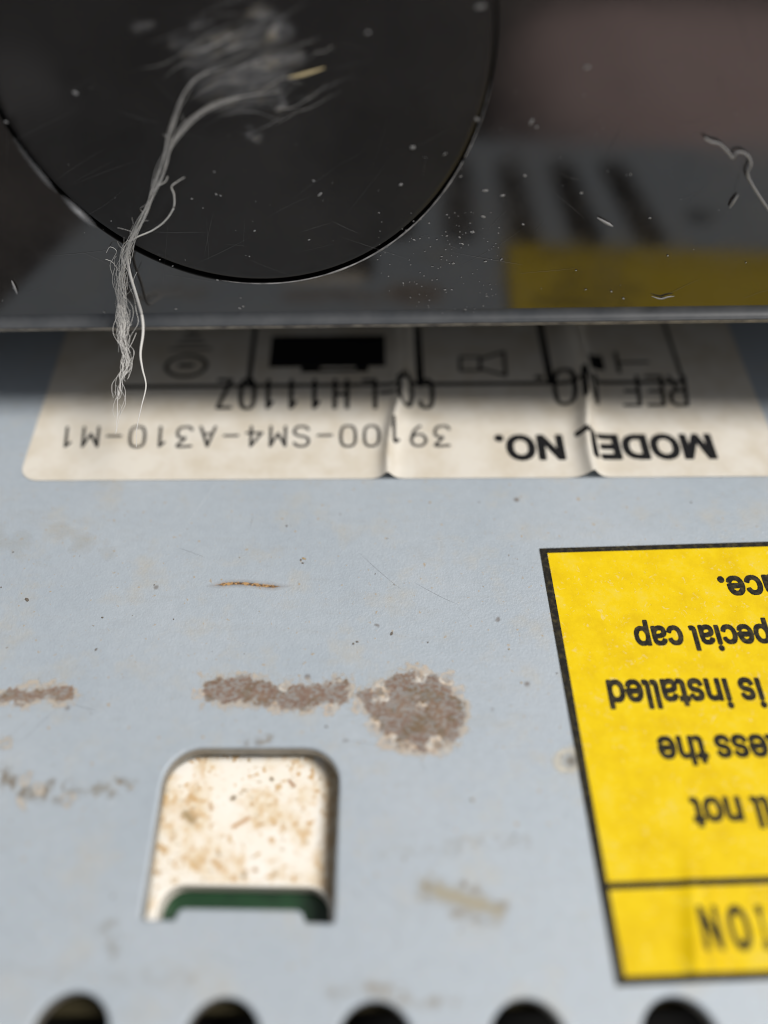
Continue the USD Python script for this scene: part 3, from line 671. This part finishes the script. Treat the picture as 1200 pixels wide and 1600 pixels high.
E_ = np.array([[P(u, vl + dv_ + w_ * 2, ol + do_ + w_) for u, w_ in zip(us, wv)] for dv_, do_ in ((-.10, .105), (-.16, .12), (-.30, .11), (-.42, .0), (-.42, -2.0))])
n0 = 5; idx = np.arange(n0 * n1).reshape(n0, n1)
q = np.stack([idx[:-1, :-1], idx[1:, :-1], idx[1:, 1:], idx[:-1, 1:]], -1).reshape(-1, 4)
lower_edge = (E_.reshape(-1, 3), np.vstack([q[:, [0, 1, 2]], q[:, [0, 2, 3]]]))
obj('front_sheet', front, GLOSS, panel, smooth=False)
obj('rolled_edge', roll, EDGE, panel, smooth=40, label='outward-rolled bottom edge of the dark panel, sky sheen painted grey')
obj('lower_edge', lower_edge, DUSTY, panel, smooth=30, label='dusty tan lower edge of the dark panel')
L = len(ang)
rings = [P(CC[0] + r_ * np.cos(ang), CC[1] + r_ * np.sin(ang), np.full(L, o_)) for r_, o_ in ((CR + lip, 0), (CR + lip, -1.3))]
def ring_faces(nr, cols, closed=True):
    i, j = np.meshgrid(np.arange(nr - 1), np.arange(cols if closed else cols - 1), indexing='ij')
    q = np.stack([i * cols + j, i * cols + (j + 1) % cols, (i + 1) * cols + (j + 1) % cols, (i + 1) * cols + j], -1).reshape(-1, 4)
    return np.vstack([q[:, [0, 1, 2]], q[:, [0, 2, 3]]])
obj('opening_wall', (np.vstack(rings), ring_faces(2, L)), DARK, panel, smooth=30)
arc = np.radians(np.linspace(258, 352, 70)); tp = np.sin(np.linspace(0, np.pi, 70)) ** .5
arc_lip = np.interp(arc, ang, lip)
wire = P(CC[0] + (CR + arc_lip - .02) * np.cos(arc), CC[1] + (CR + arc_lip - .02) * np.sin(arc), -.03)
obj('rim_highlight', tube(wire, .055 * tp * (.8 + .5 * meshkit.noise(np.c_[arc * 25, arc * 0, arc * 0]))), RIM, panel, smooth=True, label='thin painted highlight on the lower right rim of the opening')
# the cap: a round black disc set into the opening, a shade off centre, its edge rounded
gap = .13
r_cap = CR - .125
c_cap = CC + np.array([.03, .18])
rings = [P(c_cap[0] + r * np.cos(ang), c_cap[1] + r * np.sin(ang), np.full(L, o)) for r, o in ((r_cap, -1.3), (r_cap, -.22), (r_cap - .05, -.1), (r_cap - .15, -.03), (r_cap - .4, 0), (r_cap * .8, .02), (r_cap * .5, .05), (r_cap * .2, .06), (.01, .06))]
i, j = np.meshgrid(np.arange(len(rings) - 1), np.arange(L), indexing='ij')
q = np.stack([i * L + j, i * L + (j + 1) % L, (i + 1) * L + (j + 1) % L, (i + 1) * L + j], -1).reshape(-1, 4)
obj('round_cap', (np.vstack(rings), np.vstack([q[:, [0, 1, 2]], q[:, [0, 2, 3]]])), MATT, panel, smooth=30, label='large round matt black cap set in the panel')
cor = np.array([P(u, w_, o) for o in (-1.35, -40.0) for u, w_ in ((-HW, -.1), (HW, -.1), (HW, HT), (-HW, HT))])  # unseen body added behind the panel to shade the label below
hb = trimesh.convex.convex_hull(cor)
obj('shade_body', hb, MATT, panel, smooth=False)

# dust and grit on the panel
rng = np.random.default_rng(21)
bits = []
spots = [(575, 50, 9), (118, 145, 8), (500, 303, 7), (338, 303, 4), (335, 268, 4), (398, 360, 4), (390, 400, 3), (483, 374, 4), (490, 282, 4), (645, 230, 7), (626, 288, 6), (695, 240, 5), (745, 186, 7), (720, 275, 4), (758, 297, 6), (785, 305, 7), (755, 338, 7), (738, 362, 6), (698, 368, 4), (718, 370, 5), (722, 380, 5), (647, 374, 5), (708, 411, 5), (758, 408, 5), (783, 405, 4), (817, 350, 5), (820, 274, 6), (908, 301, 6), (950, 349, 7), (985, 272, 4), (917, 105, 9), (830, 190, 7), (690, 400, 3), (675, 437, 3), (706, 452, 3), (695, 452, 3), (727, 483, 3), (760, 462, 3), (1043, 399, 4), (955, 455, 4), (974, 466, 4), (900, 422, 3), (915, 452, 3), (1165, 410, 3), (1015, 340, 5), (1035, 466, 5), (340, 437, 4), (375, 481, 4), (380, 478, 3), (163, 487, 4), (270, 415, 3), (250, 405, 3), (300, 310, 4), (345, 305, 4), (590, 405, 3), (640, 440, 3), (630, 442, 3), (838, 198, 5), (23, 450, 5), (275, 482, 3), (750, 10, 12), (10, 190, 6)]
spots += [(rng.uniform(590, 780), rng.uniform(330, 490), rng.uniform(1.0, 2.6)) for _ in range(110)]
spots += [(rng.uniform(0, 1200), rng.uniform(120, 480), rng.uniform(.8, 1.7)) for _ in range(60)]
for x, y, r in spots:
    s_ = trimesh.creation.icosphere(1, 1.0)
    s_.vertices *= 1 + .4 * (rng.random((len(s_.vertices), 1)) - .5)
    rr = r / 27.0 * .48
    loc = s_.vertices * [rr * rng.uniform(.9, 1.7), rr * rng.uniform(.45, .8), .03]
    a = rng.normal(0, .5); c_, sn = math.cos(a), math.sin(a)
    uv = puv(x, y)
    s_.vertices = P(uv[0] + c_ * loc[:, 0] - sn * loc[:, 1], uv[1] + sn * loc[:, 0] + c_ * loc[:, 1], .07 + loc[:, 2])
    bits.append(s_)
obj('dust_specks', cat_mesh(bits), LINT, '/World', smooth=True, label='pale dust specks sprinkled over the dark panel', cat='dust', kind='stuff')

# ------------------------------------------------------------------ strand of pale fibres hanging over the panel's edge
def path3(pts):
    """(px, py, distance in front of the panel's plane)"""
    return spline([on_panel(x, y, o) for x, y, o in pts], 10)
def wob(p, amp, freq, seed):
    r = np.random.default_rng(seed); s_ = np.r_[0, np.cumsum(np.linalg.norm(np.diff(p, axis=0), axis=1))]
    out = p.copy(); env = np.sin(np.clip(s_ / s_[-1], 0, 1) * np.pi) ** .3
    for k in range(3):
        ph = r.uniform(0, 6.28, 3); out += (env * amp / (k + 1))[:, None] * np.sin(np.outer(s_ * freq * (1 + .7 * k), np.ones(3)) + ph) * [1, .6, .6]
    return out
F_O = on_panel(214, 640, 4.0)
strand = thing('fibre_strand', 'wispy tuft of pale white fibres draped over the dark panel edge above the label', 'fibres', loc=F_O)
ORIGIN[strand] = F_O
thick = [(352, 103, .4), (325, 112, .45), (303, 125, .5), (286, 148, .5), (274, 175, .5), (263, 215, .5), (250, 262, .5), (230, 318, .5), (211, 360, .5), (199, 390, .6), (202, 424, .7), (213, 462, .8), (222, 495, .9), (223.5, 520, 2.2), (219.5, 552, 3.9), (222.5, 576, 5.0), (228, 603, 6.2), (221, 635, 7.6), (214, 668, 9.0), (213, 698, 10.2)]
def radius(p, r0, r1, t0=.6):
    t = np.linspace(0, 1, len(p)); return r0 + (r1 - r0) * smoothstep(t0, 1, t)
p = path3(thick)
obj('fibre', tube(p, radius(p, .105, .02, .62) * (.25 + .75 * smoothstep(.38, .5, np.linspace(0, 1, len(p)))) * smoothstep(-.01, .12, np.linspace(0, 1, len(p))), 7), FIBRE, strand, smooth=True, label='longest thick pale fibre')
second = [(440, 142, .4), (405, 146, .4), (375, 152, .5), (340, 162, .5), (312, 177, .5), (290, 197, .5), (270, 225, .6), (258, 262, .6), (240, 305, .6), (222, 345, .6), (205, 375, .6), (195, 402, .7), (189, 440, .8), (190, 475, .9), (193, 505, 1.7), (189, 530, 2.8), (196, 552, 3.9), (198, 572, 4.8), (190, 592, 5.7), (184, 622, 7.0), (183, 650, 8.2), (181, 676, 9.3)]
p = path3(second); obj('fibre', tube(p, radius(p, .035, .022, .55) * smoothstep(-.01, .2, np.linspace(0, 1, len(p))), 6), FIBRE, strand, smooth=True)
loop = [(202, 378, .6), (215, 370, .6), (238, 360, .6), (258, 345, .7), (271, 325, .7), (272, 305, .7), (268, 292, .8), (277, 284, .8), (288, 277, .9)]
p = path3(loop); obj('fibre', tube(p, radius(p, .055, .03), 5), FIBRE, strand, smooth=True, label='short curled side fibre')
side = [(238, 300, .6), (248, 290, .7), (258, 284, .8), (262, 276, .8)]
p = path3(side); obj('fibre', tube(p, .04, 5), FIBRE, strand, smooth=True)
for k in range(13):
    r = np.random.default_rng(100 + k)
    src = thick if k % 2 == 0 else second
    i0 = r.integers(0, 8); dx, dy = r.normal(0, 1.2), r.normal(0, 1.2)
    pts = [(x + dx + r.normal(0, 1.3), y + dy, o + .1 * r.random()) for x, y, o in src[i0:9 if k % 2 == 0 else 16]]
    if k % 2 == 0 and k < 10: pts += [(191 + r.normal(0, 4), 424, .8), (188 + r.normal(0, 5), 462, 1.0), (191 + r.normal(0, 4), 500, 1.3)]
    p = wob(path3(pts), .13, .6, 200 + k)
    obj('fibre', tube(p, r.uniform(.010, .024) * np.sin(np.linspace(.12, np.pi - .12, len(p))) ** .5, 5), FIBRE, strand, smooth=True)
fr = []
for k in range(14):                                               # frayed hairs standing off the upper strand
    r = np.random.default_rng(900 + k); i0 = r.integers(5, 14); x, y, o = second[i0]
    g = r.normal(1.9, .5); ln = r.uniform(14, 38); cv = r.normal(0, 9)
    fr.append(tube(path3([(x + r.normal(0, 3) + t * ln * math.cos(g) * r.choice([-1, 1]) * .5 + cv * t * t, y - t * ln * math.sin(g), o + .5 * t) for t in (0, .35, .7, 1)]), .009, 4))
for k in range(38):
    r = np.random.default_rng(300 + k)
    i0 = r.integers(10, 16); i1 = min(len(second), i0 + r.integers(4, 9))
    dx = r.normal(0, 6.0)
    pts = [(x + dx * (1 - .045 * (j - 8)) + r.normal(0, 2.6), y + r.normal(0, 2), o + r.normal(0, .12)) for j, (x, y, o) in list(enumerate(second))[i0:i1]]
    if len(pts) < 3: continue
    p = wob(path3(pts), .20, 1.25, 400 + k)
    fr.append(tube(p, r.uniform(.011, .020), 4))
for k in range(9):
    r = np.random.default_rng(500 + k)
    y = r.uniform(425, 640); x = np.interp(y, [q_[1] for q_ in second], [q_[0] for q_ in second]) + r.normal(0, 5)
    o = np.interp(y, [q_[1] for q_ in second], [q_[2] for q_ in second]); rad = r.uniform(4, 9); g = np.linspace(0, r.uniform(2.2, 4.2), 6) + r.uniform(0, 6)
    fr.append(tube(path3([(x + rad * .7 * math.cos(a_), y + rad * 1.5 * math.sin(a_), o) for a_ in g]), .013, 4))
for pts in ([(214, 425, .7), (209, 436, .7), (208, 445, .7)], [(213, 520, 2.2), (207, 534, 3.0), (199, 548, 3.8), (192, 560, 4.4)], [(165, 405, .5), (176, 410, .5), (186, 424, .6)], [(166, 395, .4), (172, 386, .4), (182, 392, .5), (178, 402, .5), (172, 415, .5), (176, 430, .5)]):
    fr.append(tube(path3(pts), .02, 4))
obj('fine_frizz', cat_mesh(fr), FIBRE, strand, smooth=True, label='tangle of hair-thin curls around the strand', kind='stuff')

# ------------------------------------------------------------------ tuft of grey lint on the cap, amber chip, single threads
T_O = on_panel(375, 110, .3)
tuft = thing('lint_tuft', 'fluffy grey lint smeared on the black cap near the top', 'lint', loc=T_O)
ORIGIN[tuft] = T_O
def panel_patch(name, bbox, fn, parent, off=.035, res=.12, lim=.03, **kw):
    px0, py0, px1, py1 = bbox
    c = np.array([puv(px, py) for px in (px0, px1) for py in (py0, py1)]); (x0, y0), (x1, y1) = c.min(0), c.max(0)
    nx, ny = int((x1 - x0) / res) + 2, int((y1 - y0) / res) + 2
    X, Y = np.meshgrid(np.linspace(x0, x1, nx), np.linspace(y0, y1, ny), indexing='ij')
    W = P(X, Y, off); d = W - CAM; dep = d @ FWD; U = 600 + F_PX * (d @ RIGHT) / dep; V = 800 - F_PX * (d @ UP) / dep
    A, C = fn(X, Y, U, V); A = np.clip(A, 0, 1)
    idx = np.arange(nx * ny).reshape(nx, ny)
    q = np.stack([idx[:-1, :-1], idx[1:, :-1], idx[1:, 1:], idx[:-1, 1:]], -1).reshape(-1, 4)
    q = q[A.ravel()[q].max(1) > lim]; keep = np.unique(q); mp = np.full(nx * ny, -1); mp[keep] = np.arange(len(keep)); q = mp[q]
    return obj(name, (W.reshape(-1, 3)[keep], np.vstack([q[:, [0, 1, 2]], q[:, [0, 2, 3]]])), RESIDUE, parent, smooth=False, prim_vars={'cover': A.ravel()[keep], 'tint': np.clip(C.reshape(-1, 3)[keep], 0, 1)}, **kw)
def smear(X, Y, U, V):
    e = np.hypot((U - 375) / 98, (V - 108) / 82)
    a = fb(X * .25 + Y * .12, Y * 1.0 - X * .35, 1.1, 91, 5); b = fb(X * .6, Y * 1.6 - X * .5, 1.6, 92, 4)
    A = smoothstep(1.15, .35, e + (a - .5) * .7) * (.07 + .34 * smoothstep(.40, .8, a) * (.3 + 1.2 * b))
    for a_, b_, r, s_ in (((408, 25), (432, 46), 11, .55), ((432, 46), (450, 48), 6, .5), ((425, 95), (468, 90), 7, .5), ((300, 42), (322, 32), 5, .45), ((338, 62), (360, 54), 5, .35), ((360, 75), (400, 52), 5, .45), ((280, 70), (310, 80), 11, .22), ((370, 130), (395, 134), 5, .28), ((438, 165), (442, 160), 5, .35), ((388, 206), (402, 216), 6, .3), ((214, 42), (235, 38), 6, .22), ((400, 105), (420, 110), 4, .35), ((430, 140), (445, 162), 4, .2)):
        A = A + .75 * s_ * np.exp(-(seg(U + (b - .5) * 30, V + (a - .5) * 24, a_, b_) / (r * 1.25)) ** 2) * smoothstep(.25, .7, b) * 1.4
    return A, mixc((.36, .36, .37), (.42, .38, .31), smoothstep(.5, .7, b))
panel_patch('lint_smear', (200, 0, 520, 235), smear, tuft, off=.13, label='thin smear of grey lint and dust')
for k in range(48):
    r = np.random.default_rng(700 + k)
    cx, cy = 380 + r.normal(0, 54), 110 + r.normal(0, 44)
    ln = r.uniform(35, 120); sl = -.34 + r.normal(0, .16); bow = r.normal(0, 16)
    pts = [(cx + t * ln, cy + t * ln * sl + bow * (t * t - .1) * 2 + r.normal(0, 1.5), .3 + .4 * r.random()) for t in np.linspace(-.5, .5, 6)]
    p = path3(pts); obj('lint_fibre', tube(p, r.uniform(.006, .016) * np.sin(np.linspace(.15, np.pi - .15, len(p))), 4), FIBRE if k % 3 == 0 else LINT, tuft, smooth=True)
def blob(pts, r, mt, name, **kw):
    p = path3(pts); t = np.linspace(0, 1, len(p)); return obj(name, tube(p, r * np.sin(np.pi * np.clip(t * .96 + .02, 0, 1)) ** .7, 7), mt, smooth=True, **kw)
blob([(450, 121, .3), (468, 118, .3), (486, 113, .35), (508, 106, .4)], .085, AMBER, 'amber_flake', label='tiny amber yellow flake at the right tip of the lint tuft', cat='flake')
th = [(1101, 216, .35), (1112, 222, .35), (1124, 225, .35), (1136, 236, .35), (1145, 247, .35), (1150, 240, .35), (1160, 238, .35), (1170, 246, .35), (1173, 258, .35), (1168, 272, .35), (1176, 290, .35), (1190, 312, .35), (1206, 335, .35)]
p = path3(th); obj('loose_thread', tube(p, .075, 5), LINT, smooth=True, label='crooked grey thread on the glossy panel at the right edge', cat='thread')
blob([(1140, 326, .2), (1146, 315, .2), (1154, 304, .2)], .11, LINT, 'lint_bit', label='short grey lint bit beside the crooked thread', cat='lint')
blob([(933, 340, .2), (948, 349, .2), (958, 354, .2)], .09, LINT, 'lint_bit', label='short pale lint bit over the reflected vents', cat='lint')
blob([(18, 438, .2), (22, 448, .2), (27, 460, .2)], .085, LINT, 'lint_bit', label='slim pale lint bit low on the far left of the panel', cat='lint')
blob([(1018, 463, .2), (1032, 467, .2), (1044, 464, .2), (1054, 463, .2)], .06, LINT, 'lint_bit', label='pale curved lint bit over the reflected yellow sticker', cat='lint')
# chalky scuffs along the lower left of the round opening and faint smudges
def scuff(X, Y, U, V):
    r = np.hypot(X - CC[0], Y - CC[1]) - CR; nn = fb(X, Y, 2.2, 95); al = fb(X, Y, .8, 96)
    g = np.exp(-((U - 124) / 15) ** 2) * 1.0 + .22 * np.exp(-((U - 66) / 16) ** 2) + .10 * np.exp(-((U - 40) / 20) ** 2)
    return np.exp(-((r - .0) / .20) ** 2) * g * (.45 + .8 * nn), mixc((.40, .40, .41), (.55, .55, .56), nn)
panel_patch('chalky_scuff', (20, 215, 172, 375), scuff, panel, off=.03, res=.06, label='chalky scuff on the lower left of the round rim')
def smudge(X, Y, U, V):
    a = fb(X * .5, Y * .5, .3, 97, 5)
    w = .05 * np.exp(-(np.hypot((U - 40) / 90, (V - 130) / 70)) ** 2) + .035 * np.exp(-(np.hypot((U - 470) / 60, (V - 215) / 60)) ** 2) + .012
    return w * smoothstep(.3, .7, a), mixc((.34, .32, .31), (.30, .29, .29), a)
panel_patch('dust_smudge', (-10, -10, 770, 432), lambda X, Y, U, V: (smudge(X, Y, U, V)[0] * (np.hypot(X - CC[0], Y - CC[1]) < r_cap - .6), smudge(X, Y, U, V)[1]), panel, off=.10, res=.4, lim=.004, label='faint dusty smudge on the cap')

# hairline scratches and wipe marks
HAIR_D, HAIR_L = plain('scratch_dark', (.20, .20, .21), .5), plain('scratch_bright', (.58, .60, .62), .35)
rng = np.random.default_rng(77)
sc = {0: [], 1: []}
for k in range(46):
    px, py = rng.uniform(0, 840), rng.uniform(770, 1540); ln = rng.uniform(15, 95); g = rng.normal(.35, .5) if k % 3 else rng.uniform(0, 3.1)
    pts = [at(px + t * ln * math.cos(g), py + t * ln * math.sin(g) + 4 * t * t * rng.normal(), .004) for t in np.linspace(-.5, .5, 4)]
    if any(win_poly.contains(Point(q_[:2])) or slot_polys.contains(Point(q_[:2])) or Polygon([st(-.3, -.3), st(SW, -.3), st(SW, SH + .3), st(-.3, SH + .3)]).contains(Point(q_[:2])) for q_ in pts): continue
    p = spline(pts, 6); sc[k % 2].append(tube(p, .010 * np.sin(np.linspace(.1, np.pi - .1, len(p))), 4))
obj('fine_scratches', cat_mesh(sc[0]), HAIR_D, case, smooth=True, label='hairline dark scratches in the metal', kind='stuff')
obj('fine_scratches', cat_mesh(sc[1]), HAIR_L, case, smooth=True, label='hairline bright scratches in the metal', kind='stuff')
sc = []
for k in range(75):
    px, py = rng.uniform(0, 1200), rng.uniform(30, 480); ln = rng.uniform(20, 130); g = rng.normal(-.25, .35) if k % 2 else rng.uniform(0, 3.1)
    bend = rng.normal(0, 8)
    p = spline([on_panel(px + t * ln * math.cos(g), py + t * ln * math.sin(g) + bend * t * t, .065) for t in np.linspace(-.5, .5, 5)], 5)
    if min((p - PO) @ pv) < RE + .1: continue
    sc.append(tube(p, rng.uniform(.003, .008) * np.sin(np.linspace(.1, np.pi - .1, len(p))), 4))
obj('hairline_scratches', cat_mesh(sc), plain('scratch_faint', (.09, .09, .092), .5), panel, smooth=True, label='faint hairline wipe scratches on the dark panel', kind='stuff')

# ------------------------------------------------------------------ what the case stands on, and an added stand-in for a hand
obj('bench_top', box(-900, 900, -900, 900, -90, -46.05), BENCH, smooth=False, kind='structure', label='dark brown bench top under the radio case', cat='bench')
sph = trimesh.creation.icosphere(5, 1.0); d = sph.vertices.copy()
d = d / (np.abs(d) ** 4).sum(1, keepdims=True) ** .25                                   # added hand stand-in for the pink reflection: flat top, rounded sides
bump = meshkit.fbm(d * 2.2 + 5, 4, 8) - .5; fold = np.abs(meshkit.noise(d * [3, 1.2, 1.2] + 9, 3) - .5)
sph.vertices = d * [72, 145, 41] + [97, -190, -46] + np.c_[0 * bump, 0 * bump, (9 * bump - 5 * fold) * (d[:, 2] > .3)]
sph.vertices[:, 2] = np.maximum(sph.vertices[:, 2], -46.04)
obj('hand_stand_in', sph, HAND_PINK, smooth=True, label='added pinkish cloth in front of the case, seen as a blur in the glossy panel', cat='stand_in')
